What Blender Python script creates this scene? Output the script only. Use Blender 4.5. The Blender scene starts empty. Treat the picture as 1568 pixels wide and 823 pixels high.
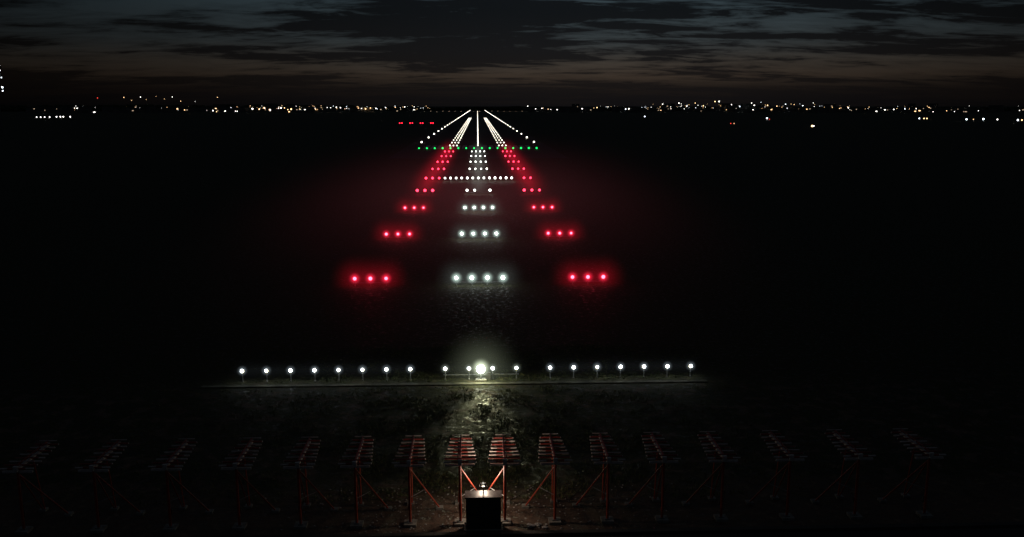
import bpy, math, random
from mathutils import Vector, Matrix, noise
random.seed(7)
scene = bpy.context.scene
scene.view_settings.view_transform = 'Standard'
scene.view_settings.look = 'None'
scene.view_settings.exposure = 0

# ------------------------------------------------------------ helpers
def nmat(name):
    m = bpy.data.materials.new(name); m.use_nodes = True
    nt = m.node_tree
    for n in list(nt.nodes): nt.nodes.remove(n)
    out = nt.nodes.new('ShaderNodeOutputMaterial')
    return m, nt, out
def N(nt, t, **kw):
    n = nt.nodes.new(t)
    for k, v in kw.items(): setattr(n, k, v)
    return n
def setin(nt, sock, v):
    if isinstance(v, bpy.types.NodeSocket): nt.links.new(v, sock)
    else: sock.default_value = v
def M(nt, op, a, b=None, c=None, clamp=False):
    n = N(nt, 'ShaderNodeMath', operation=op); n.use_clamp = clamp
    setin(nt, n.inputs[0], a)
    if b is not None: setin(nt, n.inputs[1], b)
    if c is not None: setin(nt, n.inputs[2], c)
    return n.outputs[0]
def ramp(nt, fac, stops, interp='LINEAR'):
    r = N(nt, 'ShaderNodeValToRGB'); r.color_ramp.interpolation = interp
    e = r.color_ramp.elements
    while len(e) < len(stops): e.new(0.5)
    for el, (p, c) in zip(e, stops):
        el.position = p; el.color = (*c, 1)
    setin(nt, r.inputs[0], fac)
    return r.outputs[0]
def mixc(nt, f, a, b, mode='MIX'):
    n = N(nt, 'ShaderNodeMix', data_type='RGBA', blend_type=mode)
    setin(nt, n.inputs[0], f)
    setin(nt, n.inputs[6], a if isinstance(a, bpy.types.NodeSocket) else (*a, 1))
    setin(nt, n.inputs[7], b if isinstance(b, bpy.types.NodeSocket) else (*b, 1))
    return n.outputs[2]

def surf(name, col, col2=None, rough=0.6, metal=0.0, scale=6.0, bump=0.15):
    m, nt, out = nmat(name)
    p = N(nt, 'ShaderNodeBsdfPrincipled')
    tc = N(nt, 'ShaderNodeTexCoord')
    no = N(nt, 'ShaderNodeTexNoise'); no.inputs['Scale'].default_value = scale
    no.inputs['Detail'].default_value = 6
    nt.links.new(tc.outputs['Object'], no.inputs['Vector'])
    if col2 is None: col2 = tuple(c*0.55 for c in col)
    c = ramp(nt, no.outputs[0], [(0.35, col2), (0.65, col)])
    nt.links.new(c, p.inputs['Base Color'])
    setin(nt, p.inputs['Roughness'], M(nt, 'MULTIPLY_ADD', no.outputs[0], 0.3, rough-0.15))
    p.inputs['Metallic'].default_value = metal
    b = N(nt, 'ShaderNodeBump'); b.inputs['Strength'].default_value = bump; b.inputs['Distance'].default_value = 0.02
    nt.links.new(no.outputs[0], b.inputs['Height']); nt.links.new(b.outputs[0], p.inputs['Normal'])
    nt.links.new(p.outputs[0], out.inputs[0])
    return m
def emit(name, col, s, far=False):
    m, nt, out = nmat(name)
    e = N(nt, 'ShaderNodeEmission'); e.inputs[0].default_value = (*col, 1); e.inputs[1].default_value = s
    nt.links.new(e.outputs[0], out.inputs[0])
    if far:
        try: m.cycles.emission_sampling = 'NONE'
        except Exception: pass
    return m

def halo_mat(name, col, core, wide, L, R, phase, rc=0.6, colw=None):
    """Emission volume that paints lamp halos: strength fades with distance from each lamp."""
    m, nt, out = nmat(name)
    tc = N(nt, 'ShaderNodeTexCoord')
    sp = N(nt, 'ShaderNodeSeparateXYZ'); nt.links.new(tc.outputs['Object'], sp.inputs[0])
    x, y, z = sp.outputs
    yz = M(nt, 'ADD', M(nt, 'MULTIPLY', y, y), M(nt, 'MULTIPLY', z, z))
    ax = M(nt, 'MAXIMUM', M(nt, 'SUBTRACT', M(nt, 'ABSOLUTE', x), L), 0.0)
    rr = M(nt, 'DIVIDE', M(nt, 'SQRT', M(nt, 'ADD', M(nt, 'MULTIPLY', ax, ax), yz)), R)
    g = M(nt, 'POWER', M(nt, 'SUBTRACT', 1.0, rr, clamp=True), 3.0)
    gw = M(nt, 'MULTIPLY', g, wide)
    e2 = N(nt, 'ShaderNodeEmission'); e2.inputs[0].default_value = (*(colw or col), 1)
    nt.links.new(gw, e2.inputs[1])
    if core <= 0:
        nt.links.new(e2.outputs[0], out.inputs['Volume']); return m
    px = M(nt, 'PINGPONG', M(nt, 'ADD', x, phase), 0.75)
    inside = M(nt, 'LESS_THAN', M(nt, 'ABSOLUTE', x), L+0.74)
    r2 = M(nt, 'DIVIDE', M(nt, 'SQRT', M(nt, 'ADD', M(nt, 'MULTIPLY', px, px), yz)), rc)
    h = M(nt, 'POWER', M(nt, 'SUBTRACT', 1.0, r2, clamp=True), 2.5)
    h = M(nt, 'MULTIPLY', M(nt, 'MULTIPLY', h, inside), core)
    e = N(nt, 'ShaderNodeEmission'); e.inputs[0].default_value = (*col, 1)
    nt.links.new(h, e.inputs[1])
    ad = N(nt, 'ShaderNodeAddShader')
    nt.links.new(e.outputs[0], ad.inputs[0]); nt.links.new(e2.outputs[0], ad.inputs[1])
    nt.links.new(ad.outputs[0], out.inputs['Volume'])
    return m

class MB:
    def __init__(s): s.v=[]; s.f=[]; s.m=[]; s.mats=[]
    def mi(s, mat):
        if mat not in s.mats: s.mats.append(mat)
        return s.mats.index(mat)
    def poly(s, pts, mat):
        b=len(s.v); s.v+= [tuple(p) for p in pts]; s.f.append(tuple(range(b,b+len(pts)))); s.m.append(s.mi(mat))
    def box(s, c, d, mat, rz=0):
        k=s.mi(mat); b=len(s.v); ca,sa=math.cos(rz),math.sin(rz)
        for dz in(-.5,.5):
            for dx,dy in((-.5,-.5),(.5,-.5),(.5,.5),(-.5,.5)):
                X,Y=dx*d[0],dy*d[1]
                s.v.append((c[0]+X*ca-Y*sa,c[1]+X*sa+Y*ca,c[2]+dz*d[2]))
        for f in((0,3,2,1),(4,5,6,7),(0,1,5,4),(1,2,6,5),(2,3,7,6),(3,0,4,7)):
            s.f.append(tuple(b+i for i in f)); s.m.append(k)
    def cyl(s, p, q, r, mat, r2=None, n=8):
        k=s.mi(mat); p=Vector(p); q=Vector(q); a=(q-p).normalized()
        u=a.orthogonal().normalized(); w=a.cross(u); b=len(s.v); r2=r if r2 is None else r2
        for P,R in((p,r),(q,r2)):
            for i in range(n):
                t=2*math.pi*i/n; s.v.append(tuple(P+u*math.cos(t)*R+w*math.sin(t)*R))
        for i in range(n):
            j=(i+1)%n; s.f.append((b+i,b+j,b+n+j,b+n+i)); s.m.append(k)
        s.f.append(tuple(b+i for i in reversed(range(n)))); s.m.append(k)
        s.f.append(tuple(b+n+i for i in range(n))); s.m.append(k)
    def ball(s, c, r, mat, nu=8, nv=5, sq=(1,1,1), jit=0):
        k=s.mi(mat); b=len(s.v)
        def J(): return 1+random.uniform(-jit,jit)
        s.v.append((c[0],c[1],c[2]+r*sq[2]))
        for i in range(1,nv):
            ph=math.pi*i/nv
            for j in range(nu):
                t=2*math.pi*j/nu; q=r*J()
                s.v.append((c[0]+q*math.sin(ph)*math.cos(t)*sq[0],c[1]+q*math.sin(ph)*math.sin(t)*sq[1],c[2]+q*math.cos(ph)*sq[2]))
        s.v.append((c[0],c[1],c[2]-r*sq[2])); e=len(s.v)-1
        for j in range(nu):
            j2=(j+1)%nu
            s.f.append((b,b+1+j,b+1+j2)); s.m.append(k)
            for i in range(nv-2):
                a=b+1+i*nu; s.f.append((a+j,a+nu+j,a+nu+j2,a+j2)); s.m.append(k)
            a=b+1+(nv-2)*nu; s.f.append((a+j,e,a+j2)); s.m.append(k)
    def build(s, name, parent=None, loc=(0,0,0), bevel=0):
        me=bpy.data.meshes.new(name); me.from_pydata(s.v,[],s.f)
        for m in s.mats: me.materials.append(m)
        me.polygons.foreach_set('material_index', s.m); me.update()
        o=bpy.data.objects.new(name,me); scene.collection.objects.link(o); o.location=loc
        if parent: o.parent=parent
        if bevel:
            b=o.modifiers.new('bevel','BEVEL'); b.width=bevel; b.segments=2; b.limit_method='ANGLE'
        return o
def empty(name, loc=(0,0,0)):
    o=bpy.data.objects.new(name,None); scene.collection.objects.link(o); o.location=loc; return o
def lamp(name, loc, col, power, size=0.1, parent=None, kind='POINT', rot=None, spot=None):
    l=bpy.data.lights.new(name,kind); l.color=col; l.energy=power; l.shadow_soft_size=size
    if spot: l.spot_size=math.radians(spot); l.spot_blend=1.0
    o=bpy.data.objects.new(name,l); scene.collection.objects.link(o); o.location=loc
    if rot: o.rotation_euler=rot
    if parent: o.parent=parent
    return o

# ------------------------------------------------------------ materials
m_steel = surf('galvanised_steel',(0.35,0.36,0.36),rough=0.5,metal=0.6)
m_house = surf('lamp_housing_yellow',(0.30,0.22,0.04),rough=0.5)
m_conc  = surf('concrete',(0.30,0.29,0.26),(0.15,0.145,0.13),rough=0.75,scale=3)
m_path  = surf('mossy_concrete',(0.17,0.165,0.12),(0.04,0.042,0.028),rough=0.85,scale=1.3)
m_kerb  = surf('stained_concrete',(0.07,0.065,0.06),(0.035,0.033,0.03),rough=0.85,scale=1.3)
m_red   = surf('mast_red_paint',(0.50,0.085,0.045),(0.34,0.06,0.035),rough=0.5)
m_redd  = surf('antenna_red_paint',(0.42,0.07,0.055),rough=0.5)
m_white = surf('antenna_white_paint',(0.72,0.64,0.60),(0.5,0.44,0.41),rough=0.45)
m_cab   = surf('cabinet_grey_paint',(0.05,0.052,0.055),(0.03,0.03,0.032),rough=0.5)
m_cab2  = surf('cabinet_trim',(0.07,0.07,0.07),rough=0.45)
m_asph  = surf('asphalt',(0.05,0.05,0.05),(0.03,0.03,0.032),rough=0.8,scale=12)
m_mark  = surf('white_road_paint',(0.75,0.75,0.72),rough=0.6)
m_wall  = surf('distant_wall',(0.25,0.24,0.22),rough=0.8,scale=.1)
m_leaf  = surf('distant_foliage',(0.05,0.07,0.03),rough=0.9,scale=.1)
m_rock  = surf('pale_rock',(0.55,0.53,0.5),(0.3,0.29,0.27),rough=0.8)

e_white = emit('white_lamp_lens',(0.93,1.0,0.93),18)
e_whf   = emit('white_lamp_lens_far',(0.93,1.0,0.90),7,True)
e_flash = emit('flasher_lens',(0.9,1.0,0.88),30)
e_red   = emit('red_lamp_lens',(1.0,0.07,0.12),9)
e_redf  = emit('red_lamp_lens_far',(1.0,0.03,0.07),6,True)
e_green = emit('green_lamp_lens',(0.01,1.0,0.16),2.0,True)
e_rwy   = emit('runway_lamp_lens',(1.0,0.93,0.76),4.5,True)
e_edge  = emit('edge_lamp_lens',(1.0,0.93,0.78),7,True)
e_papi  = emit('papi_red_lens',(1.0,0.02,0.05),5,True)
e_tw    = emit('town_lamp_white',(1.0,0.95,0.88),5.5,True)
e_ty    = emit('town_lamp_warm',(1.0,0.60,0.28),4.2,True)
e_tb    = emit('town_lamp_cool',(0.8,0.9,1.0),5.5,True)
e_tr    = emit('town_lamp_red',(1.0,0.06,0.04),2.2,True)
e_dim   = emit('town_window_dim',(1.0,0.75,0.5),0.8,True)

# ------------------------------------------------------------ ground
m, nt, out = nmat('grass_and_soil')
p = N(nt,'ShaderNodeBsdfPrincipled'); geo = N(nt,'ShaderNodeNewGeometry')
sp = N(nt,'ShaderNodeSeparateXYZ'); nt.links.new(geo.outputs['Position'],sp.inputs[0])
def noi(scale, det=6, rough=.6):
    n=N(nt,'ShaderNodeTexNoise'); n.inputs['Scale'].default_value=scale; n.inputs['Detail'].default_value=det
    n.inputs['Roughness'].default_value=rough
    nt.links.new(geo.outputs['Position'],n.inputs['Vector']); return n.outputs[0]
n1=noi(0.35); n2=noi(2.2,8,.7); n3=noi(14,4); n4=noi(.9,5,.6)
grass=ramp(nt,n2,[(0.3,(0.014,0.015,0.007)),(0.5,(0.034,0.037,0.016)),(0.68,(0.09,0.09,0.04))])
soil=ramp(nt,n2,[(0.3,(0.04,0.027,0.019)),(0.55,(0.13,0.088,0.064)),(0.72,(0.26,0.19,0.14))])
ys=M(nt,'ADD',sp.outputs[1],M(nt,'MULTIPLY',n1,8))
near=N(nt,'ShaderNodeMapRange'); near.inputs[1].default_value=43; near.inputs[2].default_value=40
nt.links.new(ys,near.inputs[0])
patch=ramp(nt,n4,[(0.52,(0,0,0)),(0.60,(.9,.9,.9))])
nearfl=N(nt,'ShaderNodeMapRange'); nearfl.inputs[1].default_value=55; nearfl.inputs[2].default_value=51; nt.links.new(sp.outputs[1],nearfl.inputs[0])
sf=M(nt,'MAXIMUM',near.outputs[0],M(nt,'MULTIPLY',patch,nearfl.outputs[0]))
nt.links.new(mixc(nt,sf,grass,soil),p.inputs['Base Color'])
nt.links.new(ramp(nt,n2,[(0.38,(0.45,)*3),(0.52,(0.95,)*3)]),p.inputs['Roughness'])
p.inputs['Specular IOR Level'].default_value=.3
b=N(nt,'ShaderNodeBump'); b.inputs['Strength'].default_value=0.9; b.inputs['Distance'].default_value=0.12
nt.links.new(M(nt,'ADD',n2,M(nt,'MULTIPLY',n3,0.25)),b.inputs['Height']); nt.links.new(b.outputs[0],p.inputs['Normal'])
nt.links.new(p.outputs[0],out.inputs[0]); m_ground=m
g=MB(); g.poly([(-16000,-4000,0),(16000,-4000,0),(16000,20000,0),(-16000,20000,0)],m_ground); g.build('ground')

# grass tufts in the clear area
m_blade=surf('grass_blades',(0.08,0.12,0.03),(0.04,0.06,0.018),rough=0.5,scale=1.5)
m_dry=surf('dry_grass_blades',(0.22,0.20,0.09),(0.10,0.10,0.04),rough=0.6,scale=1.5)
g=MB(); k1=g.mi(m_blade); k2=g.mi(m_dry)
cnt=0
while cnt<10000:
    x=random.gauss(0,7.5); y=random.uniform(36.5,62)
    if abs(x)>20 or 52.5<y<53.6: continue
    nn=noise.noise(Vector((x*.45,y*.45,0)))+.5*noise.noise(Vector((x*1.4,y*1.4,4)))
    if nn<-.1+random.uniform(-.2,.3): continue
    cnt+=1
    hh=random.uniform(.04,.11)*(1+1.0*max(nn,0))
    for i in range(6):
        a=random.uniform(0,6.28); w=random.uniform(.008,.02); l=random.uniform(.02,.14)
        bx=x+random.uniform(-.08,.08); by=y+random.uniform(-.08,.08); h=hh*random.uniform(.6,1.3)
        ca,sa=math.cos(a),math.sin(a); bs=len(g.v)
        g.v+=[(bx-sa*w,by+ca*w,0),(bx+sa*w,by-ca*w,0),(bx+ca*l,by+sa*l,h)]
        g.f.append((bs,bs+1,bs+2)); g.m.append(k1 if random.random()<.6 else k2)
g.build('grass')

# service road with kerb
g=MB(); g.poly([(-80,14,.004),(80,14,.004),(80,33.1,.004),(-80,33.1,.004)],m_asph); g.build('service_road')
g=MB()
for i in range(-40,40): g.box((i*2+1,33.25,.06),(1.985,.28,.13),m_kerb)
g.build('kerb',bevel=.015)
g=MB()
for i in range(-11,10): g.box((i*1.5,53.05,.03),(1.485,.40,.07),m_path)
g.build('concrete_path',bevel=.01)

# runway
TH=354.0
g=MB(); g.poly([(-30,TH-60,.004),(30,TH-60,.004),(30,TH+3600,.004),(-30,TH+3600,.004)],m_asph); g.build('runway')
g=MB()
for i in range(8):
    for s in(-1,1):
        x=s*(3+i*2.6); g.poly([(x-.9,TH+6,.008),(x+.9,TH+6,.008),(x+.9,TH+36,.008),(x-.9,TH+36,.008)],m_mark)
for i in range(60):
    y=TH+60+i*50; g.poly([(-.45,y,.008),(.45,y,.008),(.45,y+30,.008),(-.45,y+30,.008)],m_mark)
for s in(-1,1):
    for k in range(6):
        y=TH+300+k*150
        g.poly([(s*9-1.5,y,.008),(s*9+1.5,y,.008),(s*9+1.5,y+22,.008),(s*9-1.5,y+22,.008)],m_mark)
g.build('runway_markings')

# ------------------------------------------------------------ approach lights
LH=0.75
def halo_box(parent, mat, L, R, z=0):
    h=MB(); h.box((0,0,0),(2*(L+R),2*R,2*R),mat); o=h.build('painted_halo',parent=parent,loc=(0,0,LH+z)); return o  # added self-glowing box that draws the halo round a light bar
def barrette(name, cx, y, xs, lens, r, halo_par=None, bar=True):
    par=empty(name,(cx,y,0)); g=MB()
    for x in xs:
        g.cyl((x,0,0),(x,0,.08),.06,m_conc,n=8)
        g.cyl((x,.05,.08),(x,.05,LH-.1),.03,m_steel,n=6)
        g.cyl((x,.02,LH-.03),(x,.26,LH+.02),.13,m_house,r2=.07,n=10)
        g.cyl((x,.05,LH-.18),(x,.05,LH-.1),.05,m_house,n=6)
        g.ball((x,-.04,LH),r*random.uniform(.9,1.08),lens,nu=8,nv=6)
    if bar and len(xs)>1:
        g.box(((xs[0]+xs[-1])/2,.12,.3),(xs[-1]-xs[0]+.3,.05,.06),m_steel)
    g.build('lamps_and_posts',parent=par)
    if halo_par:
        mat,L,R=halo_par; halo_box(par,mat,L,R)
    return par
RED=(1.0,0.03,0.07)
hr =halo_mat('halo_red',(1,.02,.06),3.2,.085,1.5,2.9,0.0,rc=.74,colw=(1,.01,.035))
hw =halo_mat('halo_white',(.75,1,.88),2.7,.028,2.25,2.7,0.75,rc=.74,colw=(.85,1,.92))
W4=[-2.25,-.75,.75,2.25]
for k in range(1,10):
    y=TH-30*k
    near=k>=7
    rr=.17 if near else .22
    if k!=5:
        xs=W4 if k!=6 else [-2.25,-.75,2.25]
        o=barrette('white_approach_light_bar',0,y,xs,e_white if near else e_whf,rr,(hw,2.25,2.7) if near else None)
        if near: lamp('white_glow',(0,-.3,LH),(.9,1,.92),8,.5,parent=o)
    for s in(-1,1):
        xs=[-1.5,0,1.5]
        if k==5 and s==1: xs=[0,1.5]
        o=barrette('red_side_row_light_bar',s*10.5,y,xs,e_red if near else e_redf,rr if near else .27,(hr,1.5,2.9) if near else None)
        if near: lamp('red_glow',(0,-.3,LH),RED,14,.3,parent=o)
# 150 m crossbar
y=TH-150
xs=[-7.65+i*1.275 for i in range(13)]
barrette('crossbar_light_bar',0,y,xs,e_whf,.24)
# self-emitting volumes painting a glow along the dense far rows
halos=empty('painted_glow',(0,TH-100,1.2))
hrl=halo_mat('halo_red_rows',(1,.01,.04),0,.009,85,5,0)
hwl=halo_mat('halo_white_rows',(.9,1,.9),0,.0030,85,4,0)
for x,mm,L,R in((-10.5,hrl,85,5),(10.5,hrl,85,5),(0,hwl,85,4)):
    h=MB(); h.box((0,0,0),(2*(L+R),2*R,2*R),mm); o=h.build('painted_halo',parent=halos,loc=(x,0,0)); o.rotation_euler=(0,0,math.pi/2)
m,nt,out=nmat('red_tint_glow')  # broad red tint over the ground, painted by an emission-only volume
tc=N(nt,'ShaderNodeTexCoord'); ln=N(nt,'ShaderNodeVectorMath',operation='LENGTH'); nt.links.new(tc.outputs['Object'],ln.inputs[0])
f=M(nt,'POWER',M(nt,'SUBTRACT',1.0,ln.outputs['Value'],clamp=True),2.6)
e=N(nt,'ShaderNodeEmission'); e.inputs[0].default_value=(1,.20,.24,1); nt.links.new(M(nt,'MULTIPLY',f,.0010),e.inputs[1])
nt.links.new(e.outputs[0],out.inputs['Volume'])
g=MB(); g.ball((0,0,0),1,m,nu=20,nv=10); o=g.build('painted_red_tint',parent=halos); o.location=(0,-114,0); o.scale=(42,110,14)

# 300 m crossbar
y=TH-300
e_w2=emit('white_lamp_lens_small',(0.85,0.95,1.0),14)
hs=halo_mat('halo_small_white',(.75,.9,1),1.2,.008,5.25,1.0,0.75,rc=.4)
hs7=halo_mat('halo_small_white7',(.75,.9,1),1.2,.008,4.5,1.0,0.0,rc=.4)
hc4=halo_mat('halo_centre',(.85,1,.85),1.2,.012,2.25,1.0,0.75,rc=.4)
barrette('crossbar_light_bar',-9.7,y,[-5.25+1.5*i for i in range(8)],e_w2,.105,(hs,5.25,1.0),bar=False)
barrette('crossbar_light_bar',8.9,y,[-4.5+1.5*i for i in range(7)],e_w2,.105,(hs7,4.5,1.0),bar=False)
barrette('white_approach_light_bar',0,y,W4,e_w2,.105,(hc4,2.25,1.0))
for x in(-13,-8,8,12): lamp('crossbar_glow',(x,y-.4,LH),(1,1,.85),2.4,.3)
# sequenced flasher
fl=empty('sequenced_flashing_light',(0,y-.3,0)); g=MB()
g.box((0,.1,.05),(.7,.5,.1),m_conc); g.cyl((0,.1,.1),(0,.1,.6),.05,m_steel)
g.box((0,.22,.78),(.42,.2,.42),m_house); g.cyl((0,.12,.8),(0,-.02,.8),.2,m_steel,r2=.23,n=16)
g.ball((0,-.06,.8),.27,e_flash,nu=14,nv=10,sq=(1,.5,1))
g.box((.45,.2,.25),(.3,.25,.5),m_cab2)
g.build('lamp_and_housing',parent=fl)
hf=halo_mat('halo_flasher',(.88,1,.72),4.6,.06,0.0,3.2,0.0,rc=.74,colw=(.88,1,.68))  # flasher halo painted by emission, not scattered lamp light
h=MB(); h.box((0,0,0),(6.4,6.4,6.4),hf); h.build('painted_halo',parent=fl,loc=(0,0,.85))
lamp('flash_beam',(0,-.35,.85),(1,1,.58),760,.12,parent=fl,kind='SPOT',rot=(math.radians(85),0,math.radians(180)),spot=42)
lamp('flash_spill',(0,-.3,.95),(1,.95,.46),100,.12,parent=fl)

# threshold, runway lights
def lightfield(name, pts, lens, r, h=.25):
    g=MB()
    for x,y in pts:
        g.cyl((x,y,0),(x,y,h),.06,m_steel,n=5)
        g.cyl((x,y,h),(x,y,h+.06),.12,m_house,n=6)
        g.ball((x,y,h+r*.8),r*random.uniform(.85,1.1),lens,nu=6,nv=4)
    return g.build(name)
lightfield('threshold_lights',[(-23.3+i*46.6/15,TH) for i in range(16)],e_green,.36)
lightfield('touchdown_zone_lights',[(s*x,TH+30*k) for s in(-1,1) for x in(9,10.5,12) for k in range(1,31)],e_rwy,.27,.05)
lightfield('runway_centerline_lights',[(0,TH+15*k) for k in range(2,200)],e_rwy,.25,.05)
lightfield('runway_edge_lights',[(s*26,TH+60*k) for s in(-1,1) for k in range(1,50)],e_edge,.38)
e_end=emit('runway_end_lens',(1,.7,.45),2,True)
lightfield('taxiway_lights',[(x,TH+2300) for x in range(-210,200,18)],e_end,.45)
g=MB()
for x in(-44,-54,-64,-74):
    g.box((x,868,.5),(2.6,1.2,.5),m_house)
    for dx in(-.9,.9):
        g.cyl((x+dx,868,0),(x+dx,868,.3),.06,m_steel,n=6)
        g.ball((x+dx*1.2,867.3,.55),.5,e_papi,nu=8,nv=5,sq=(1,.3,1))
g.build('precision_approach_path_indicator')

# ------------------------------------------------------------ localizer antenna array
def localizer(x, y):
    par=empty('localizer_antenna',(x,y,0)); H=2.72; s=-1 if x>0 else 1
    g=MB()
    g.box((0,0,.06),(.5,.5,.12),m_conc)
    g.box((0,0,.14),(.22,.22,.03),m_steel)
    g.cyl((0,0,.15),(0,0,H-.08),.055,m_red,n=10)
    g.build('mast',parent=par)
    g=MB()
    fx=s*1.15
    g.cyl((0,.05,H-.25),(fx,1.45,.05),.034,m_red)
    g.cyl((0,.05,H-.25),(-s*.12,1.9,.05),.028,m_red)
    g.cyl((0,.0,1.2),(fx*.52,.72,1.25),.016,m_steel,n=6)
    g.box((fx,1.45,.05),(.3,.3,.1),m_conc); g.box((-s*.12,1.9,.05),(.3,.3,.1),m_conc)
    g.cyl((-.0,1.25,H-.1),(-s*.06,1.9,.1),.03,m_red)
    g.build('braces',parent=par)
    g=MB()
    g.box((0,1.3,H),(.09,2.8,.10),m_white)
    g.box((0,1.3,H+.16),(.05,2.6,.05),m_redd)
    g.box((0,-.15,H+.05),(.16,.12,.24),m_white)
    g.box((0,.0,H-.12),(1.2,.08,.08),m_white)
    for i in range(8):
        t=i/7; yy=-.05+2.6*t; w=.66-.22*t+random.uniform(-.015,.015)
        mat=m_redd if i%2 else m_white
        for sx in(-1,1):
            g.cyl((0,yy,H+.03),(sx*w*.55,yy,H+.03),.040,m_redd,n=8)
            g.cyl((sx*w*.55,yy,H+.03),(sx*w,yy,H+.03),.038,mat if i%3 else m_white,n=8)
            g.cyl((0,yy+.08,H+.16),(sx*w*.8,yy+.08,H+.16),.024,m_white if i%2 else m_redd,n=6)
            g.ball((sx*w,yy,H+.03),.04,m_white,nu=6,nv=4)
    g.build('dipole_array',parent=par)
    g=MB(); g.cyl((.03,.06,.1),(.03,.06,H-.1),.014,m_cab,n=5); g.box((.0,.09,.75),(.16,.1,.24),m_cab2); g.build('cable_and_junction_box',parent=par)
for off in(.92,3.0,5.2,7.5,10.0,12.8,15.7,18.7):
    for s in(-1,1): localizer(s*off,34.3)

# equipment cabinet
cab=empty('equipment_cabinet',(.03,33.85,0)); g=MB()
g.box((0,0,.06),(1.6,.75,.12),m_conc); g.build('plinth',parent=cab,bevel=.01)
g=MB(); g.box((0,0,.80),(1.42,.55,1.36),m_cab); g.build('body',parent=cab,bevel=.01)
g=MB(); g.box((0,-.02,1.51),(1.52,.68,.05),m_cab2); g.build('roof',parent=cab,bevel=.01)
g=MB()
for s in(-1,1):
    g.box((s*.355,-.29,.80),(.68,.03,1.28),m_cab)
    g.box((s*.07,-.32,.85),(.025,.03,.16),m_steel)
    for i in range(6): g.box((s*.36,-.31,.28+i*.05),(.4,.015,.018),m_cab2)
    for zz in(.35,1.2): g.cyl((s*.69,-.315,zz),(s*.69,-.315,zz+.1),.012,m_steel,n=6)
g.build('doors',parent=cab)
e_cl=emit('work_lamp_lens',(1,.93,.8),.5)
g=MB(); g.cyl((0,.2,1.53),(0,.2,1.72),.03,m_steel); g.box((0,.2,1.74),(.3,.08,.05),m_steel)
for s in(-1,1): g.cyl((s*.1,.2,1.76),(s*.1,.2,1.82),.045,m_steel)
g.ball((-.1,.2,1.86),.055,m_conc); g.ball((.1,.2,1.86),.055,m_conc); g.ball((0,.2,1.9),.05,e_cl)
g.build('work_lamp',parent=cab)
lamp('work_lamp_light',(0,.95,1.95),(1,.76,.58),95,.12,parent=cab)
# pale rocks
g=MB()
for i in range(14):
    r=random.uniform(.04,.1); g.ball((random.uniform(1.9,2.75),33.9+random.uniform(-.2,.25),r*.5),r,m_rock,nu=7,nv=5,sq=(1.3,1,.7),jit=.25)
g.build('rocks')
g=MB()
for i in range(500):
    r=random.uniform(.01,.045); g.ball((random.gauss(0,4),random.uniform(33.6,38),r*.3),r,m_rock,nu=5,nv=4,sq=(1.2,1,.7),jit=.25)
g.build('gravel')

# ------------------------------------------------------------ control tower
ct=empty('control_tower',(-281,535,0)); g=MB()
g.cyl((0,0,0),(0,0,30),3.2,m_wall,r2=2.6,n=16); g.cyl((0,0,30),(0,0,34),2.6,m_wall,r2=5,n=12)
g.cyl((0,0,34),(0,0,35),5.4,m_wall,n=12); g.cyl((0,0,38.6),(0,0,39.4),5.6,m_wall,n=12); g.cyl((0,0,39.4),(0,0,45),.12,m_steel)
for i in range(12):
    a=i*math.pi/6; g.cyl((4.6*math.cos(a),4.6*math.sin(a),35),(5.1*math.cos(a),5.1*math.sin(a),38.6),.12,m_steel,n=5)
g.build('shaft_and_cab',parent=ct)
m_gl=surf('tower_glass',(0.02,0.03,0.03),rough=.2); g=MB(); g.cyl((0,0,35.02),(0,0,38.58),4.4,m_gl,r2=4.9,n=12); g.build('cab_glass',parent=ct)
g=MB()
for z,r in((41.5,.4),(39.8,.3),(37,.35),(33,.3),(27.5,.5),(25.5,.35)):
    g.ball((7.5,-3.9 if z<34 else -4.9,z),r,e_tb,nu=6,nv=4); g.box((4.8,-3.2,z-.2),(5.6,.15,.15),m_steel,rz=-.35)
g.build('tower_lamps',parent=ct)

# ------------------------------------------------------------ distant town, tree line, lamps
def pol(az,d): a=math.radians(az); return d*math.sin(a), d*math.cos(a)
g=MB()
for i in range(900):
    az=random.uniform(-36,40); d=random.uniform(2900,3500); x,y=pol(az,d)
    n=noise.noise(Vector((az*.25,0,0)))
    h=random.uniform(5,11)+6*max(n,0)+(10 if az<-8 else 2)*random.random()
    g.ball((x,y,h*.45),h*.6,m_leaf,nu=7,nv=5,sq=(random.uniform(1.5,3),1,1),jit=.3)
    g.cyl((x,y,0),(x,y,h*.4),.5,m_leaf,n=4)
g.build('distant_treeline')
g=MB()
for i in range(170):
    az=random.choice([random.uniform(-26,-3),random.uniform(3,33)]); d=random.uniform(2300,2900); x,y=pol(az,d)
    w=random.uniform(15,45); h=random.uniform(5,15)*(1.5 if random.random()<.15 else 1)
    g.box((x,y,h/2),(w,18,h),m_wall,rz=-math.radians(az))
    g.box((x,y,h+.4),(w+1,19,.8),m_wall,rz=-math.radians(az))
    for k in range(random.choice([0,0,0,1,2])):
        u=random.uniform(-.4,.4)*w; a=-math.radians(az)
        wx=x+u*math.cos(a)+9.3*math.sin(a)*1; wy=y+u*math.sin(a)-9.3*math.cos(a)
        g.box((wx,wy,random.uniform(.3,.85)*h),(random.uniform(1,4),.2,1.4),random.choice([e_dim,e_dim,e_tw,e_ty]),rz=a)
g.build('distant_town')
T=[]
def t(az,d,h,r,c): T.append((az,d,h,r,c))
W,Y,B,R_=e_tw,e_ty,e_tb,e_tr
for a in(-25.7,-25.5,-25.3,-25.05): t(a,1350,2.2,.9,W)
for a in(-24.7,-24.5,-24.35,-24.0): t(a,1350,2.6,1.0,W)
t(-22.5,3000,40,1.6,R_)
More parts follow.
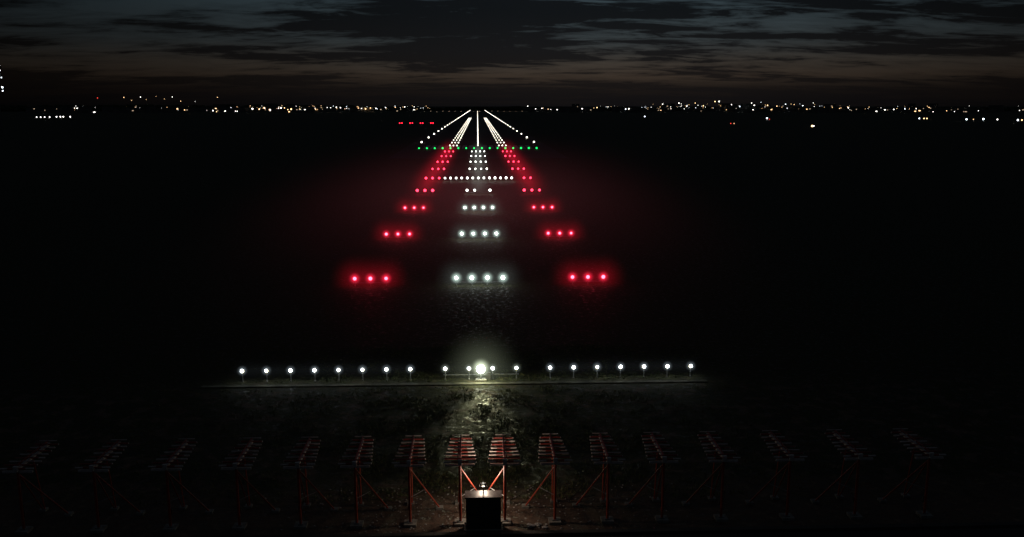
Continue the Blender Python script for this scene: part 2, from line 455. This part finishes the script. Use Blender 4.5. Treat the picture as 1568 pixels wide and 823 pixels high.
for a,h in((-21.1,42),(-20.7,33),(-20.2,43),(-19.9,36),(-19.35,45),(-18.9,38),(-18.45,44),(-18,31),(-15.9,43),(-17.2,30)): t(a,3000,h,random.uniform(.6,1.6),random.choice([W,Y]))
for a in(-16.2,-16.0,-15.5,-14.9,-14.8): t(a,1800,random.uniform(5,8),random.uniform(.8,1.5),random.choice([W,Y]))
for a,h in((-13.9,10),(-13.5,9),(-13.2,12),(-12.9,8),(-12.2,12),(-12.0,12),(-11.8,8),(-11.6,9)): t(a,2200,h,random.uniform(1,2.2),random.choice([Y,W,Y]))
for a,h,r in((-10.3,9,2.6),(-10.15,10,1.5),(-9.45,15,1.5),(-9.2,12,1.4),(-8.85,13,1.9),(-8.6,12,1.4),(-7.5,11,2.0),(-7.3,10,1.5),(-7.05,9,1.9),(-6.75,11,1.5),(-6.4,10,1.9),(-5.8,12,1.4),(-5.2,13,1.2),(-4.6,14,1.4),(-4,14,1.4),(-3.15,12,1.0)): t(a,2400,h,r*random.uniform(.6,1.1),random.choice([W,W,Y]))
for a,h,r in((3.2,16,1.6),(3.7,9,1.5),(4.1,10,1.3),(4.5,8,1.6),(4.9,10,1.3),(5.35,12,1.7),(6.05,14,2.0),(6.3,10,1.3),(7.6,12,1.8),(8.3,14,1.3),(9.4,8,2.1),(9.6,9,2.1),(10.2,9,2.1),(11,13,1.3),(11.7,21,1.5),(12.2,14,1.4),(12.7,24,1.5),(13.2,16,1.4),(13.7,24,1.4),(14.2,17,1.8),(14.9,28,2.0),(15.15,28,2.0),(15.9,20,1.5),(16.4,15,1.6),(17.1,24,1.8),(17.65,26,1.5),(18.05,18,1.8),(18.6,16,1.4),(19.1,21,1.2),(19.6,20,1.6),(20.1,17,1.8),(20.7,24,1.4),(21.2,12,1.3),(21.8,13,1.4),(22.2,10,1.3),(22.7,12,1.9),(23.2,11,1.4),(23.8,10,1.7),(24.5,12,1.2),(25.2,8,2.0),(25.8,9,1.4),(26.4,10,1.4),(27.3,2.5,1.6),(28.0,5,1.6),(28.4,3,1.3)): t(a,2450,h,r*random.uniform(.45,1.05),random.choice([W,W,B,Y]))
t(10.6,1300,2,1.0,B); t(15.9,850,1.2,.5,R_); t(16.1,850,1.1,.35,Y); t(18.05,1100,2.6,1.0,B); t(18.2,1100,1.6,.5,R_)
t(20.7,760,1.2,1.0,Y); t(20.8,762,1.2,.5,W)
for a in(26.6,26.85,27.0): t(a,1200,2,.9,Y if a>26.8 else B)
t(29.05,1130,2.2,1.2,B); t(29.9,1130,2.6,1.3,B); t(29.4,1130,2.2,.5,Y); t(30.6,1130,2.2,.9,W); t(31.6,1130,1.8,1.2,B)
t(31.8,1130,1.8,.9,Y)
for i in range(250):
    a=random.choice([random.uniform(-24,-3),random.uniform(3,33),random.uniform(8,24),random.uniform(-15,-3)])
    t(a,random.uniform(2300,2900),random.uniform(5,17)+(8 if 11<a<21 else 0)*random.random(),random.uniform(.3,.85),random.choice([W,Y,Y,B]))
g=MB()
for az,d,h,r,c in T:
    x,y=pol(az,d); g.cyl((x,y,0),(x,y,h),.15,m_steel,n=4); g.box((x,y,h),(1.2,.4,.25),m_steel); g.ball((x,y-.4,h-.2),r*.8,c,nu=6,nv=4)
g.build('distant_lamp_masts')

# ------------------------------------------------------------ world
w=bpy.data.worlds.new('World'); scene.world=w; w.use_nodes=True; nt=w.node_tree
for n in list(nt.nodes): nt.nodes.remove(n)
out=N(nt,'ShaderNodeOutputWorld'); bg=N(nt,'ShaderNodeBackground')
tc=N(nt,'ShaderNodeTexCoord'); sp=N(nt,'ShaderNodeSeparateXYZ'); nt.links.new(tc.outputs['Generated'],sp.inputs[0])
X,Yy,Z=sp.outputs
zz=M(nt,'MAXIMUM',Z,0.0)
den=M(nt,'ADD',zz,.10)
cb=N(nt,'ShaderNodeCombineXYZ'); nt.links.new(M(nt,'DIVIDE',X,den),cb.inputs[0]); nt.links.new(M(nt,'MULTIPLY',M(nt,'DIVIDE',Yy,den),2.0),cb.inputs[1])
def wn(scale,det,dist=0,rough=.55,loc=(0,0,0)):
    mp=N(nt,'ShaderNodeMapping'); mp.inputs['Location'].default_value=loc; nt.links.new(cb.outputs[0],mp.inputs[0])
    n=N(nt,'ShaderNodeTexNoise'); n.inputs['Scale'].default_value=scale; n.inputs['Detail'].default_value=det; n.inputs['Distortion'].default_value=dist
    n.inputs['Roughness'].default_value=rough; nt.links.new(mp.outputs[0],n.inputs['Vector']); return n.outputs[0]
c1=wn(.55,9,.4,.62,(3,1,0)); c2=wn(2.0,7,.6,.62,(1,7,0)); c3=wn(.28,3,.2,.5,(8,2,0))
cl=M(nt,'ADD',M(nt,'MULTIPLY',c1,.56),M(nt,'ADD',M(nt,'MULTIPLY',c2,.30),M(nt,'MULTIPLY',c3,.14)))
gap=ramp(nt,cl,[(0.472,(0,0,0)),(0.52,(.7,.7,.7)),(.575,(1,1,1))])
skyc=ramp(nt,zz,[(0,(.0056,.0050,.0052)),(.018,(.0100,.0080,.0072)),(.032,(.038,.028,.021)),(.048,(.043,.037,.031)),(.068,(.036,.044,.047)),(.11,(.038,.058,.069)),(.3,(.012,.018,.026)),(1,(.013,.016,.021))])
cloud=ramp(nt,zz,[(0,(.0046,.0044,.0050)),(.03,(.0090,.0078,.0076)),(.06,(.0072,.0076,.0088)),(.1,(.0046,.0060,.0076)),(.35,(.007,.009,.012)),(1,(.011,.013,.017))])
col=mixc(nt,gap,cloud,skyc)
az=M(nt,'ARCTAN2',X,Yy)
da=M(nt,'DIVIDE',M(nt,'SUBTRACT',az,.12),.40)
gl=M(nt,'MULTIPLY_ADD',M(nt,'POWER',2.718,M(nt,'MULTIPLY',M(nt,'MULTIPLY',da,da),-1.0)),.9,.12)
gl=M(nt,'MAXIMUM',gl,M(nt,'MULTIPLY',M(nt,'SUBTRACT',zz,.15),2.5,clamp=True))
vs=N(nt,'ShaderNodeVectorMath',operation='SCALE'); nt.links.new(col,vs.inputs[0]); nt.links.new(gl,vs.inputs['Scale'])
sk=N(nt,'ShaderNodeTexSky',sky_type='NISHITA'); sk.sun_disc=False; sk.sun_elevation=math.radians(-5); sk.sun_rotation=math.radians(7)
v2=N(nt,'ShaderNodeVectorMath',operation='SCALE'); nt.links.new(sk.outputs[0],v2.inputs[0]); v2.inputs['Scale'].default_value=.01
va=N(nt,'ShaderNodeVectorMath',operation='ADD'); nt.links.new(vs.outputs[0],va.inputs[0]); nt.links.new(v2.outputs[0],va.inputs[1])
nt.links.new(va.outputs[0],bg.inputs[0]); bg.inputs[1].default_value=1.0
nt.links.new(bg.outputs[0],out.inputs[0])

# ------------------------------------------------------------ camera
cam=bpy.data.cameras.new('camera'); co=bpy.data.objects.new('camera',cam); scene.collection.objects.link(co)
co.location=(-.1,0,17.1); co.rotation_euler=(math.radians(90-10.43),0,math.radians(-2.2))
cam.sensor_width=36; cam.lens=1355/1568*36; cam.clip_start=.5; cam.clip_end=30000
scene.camera=co
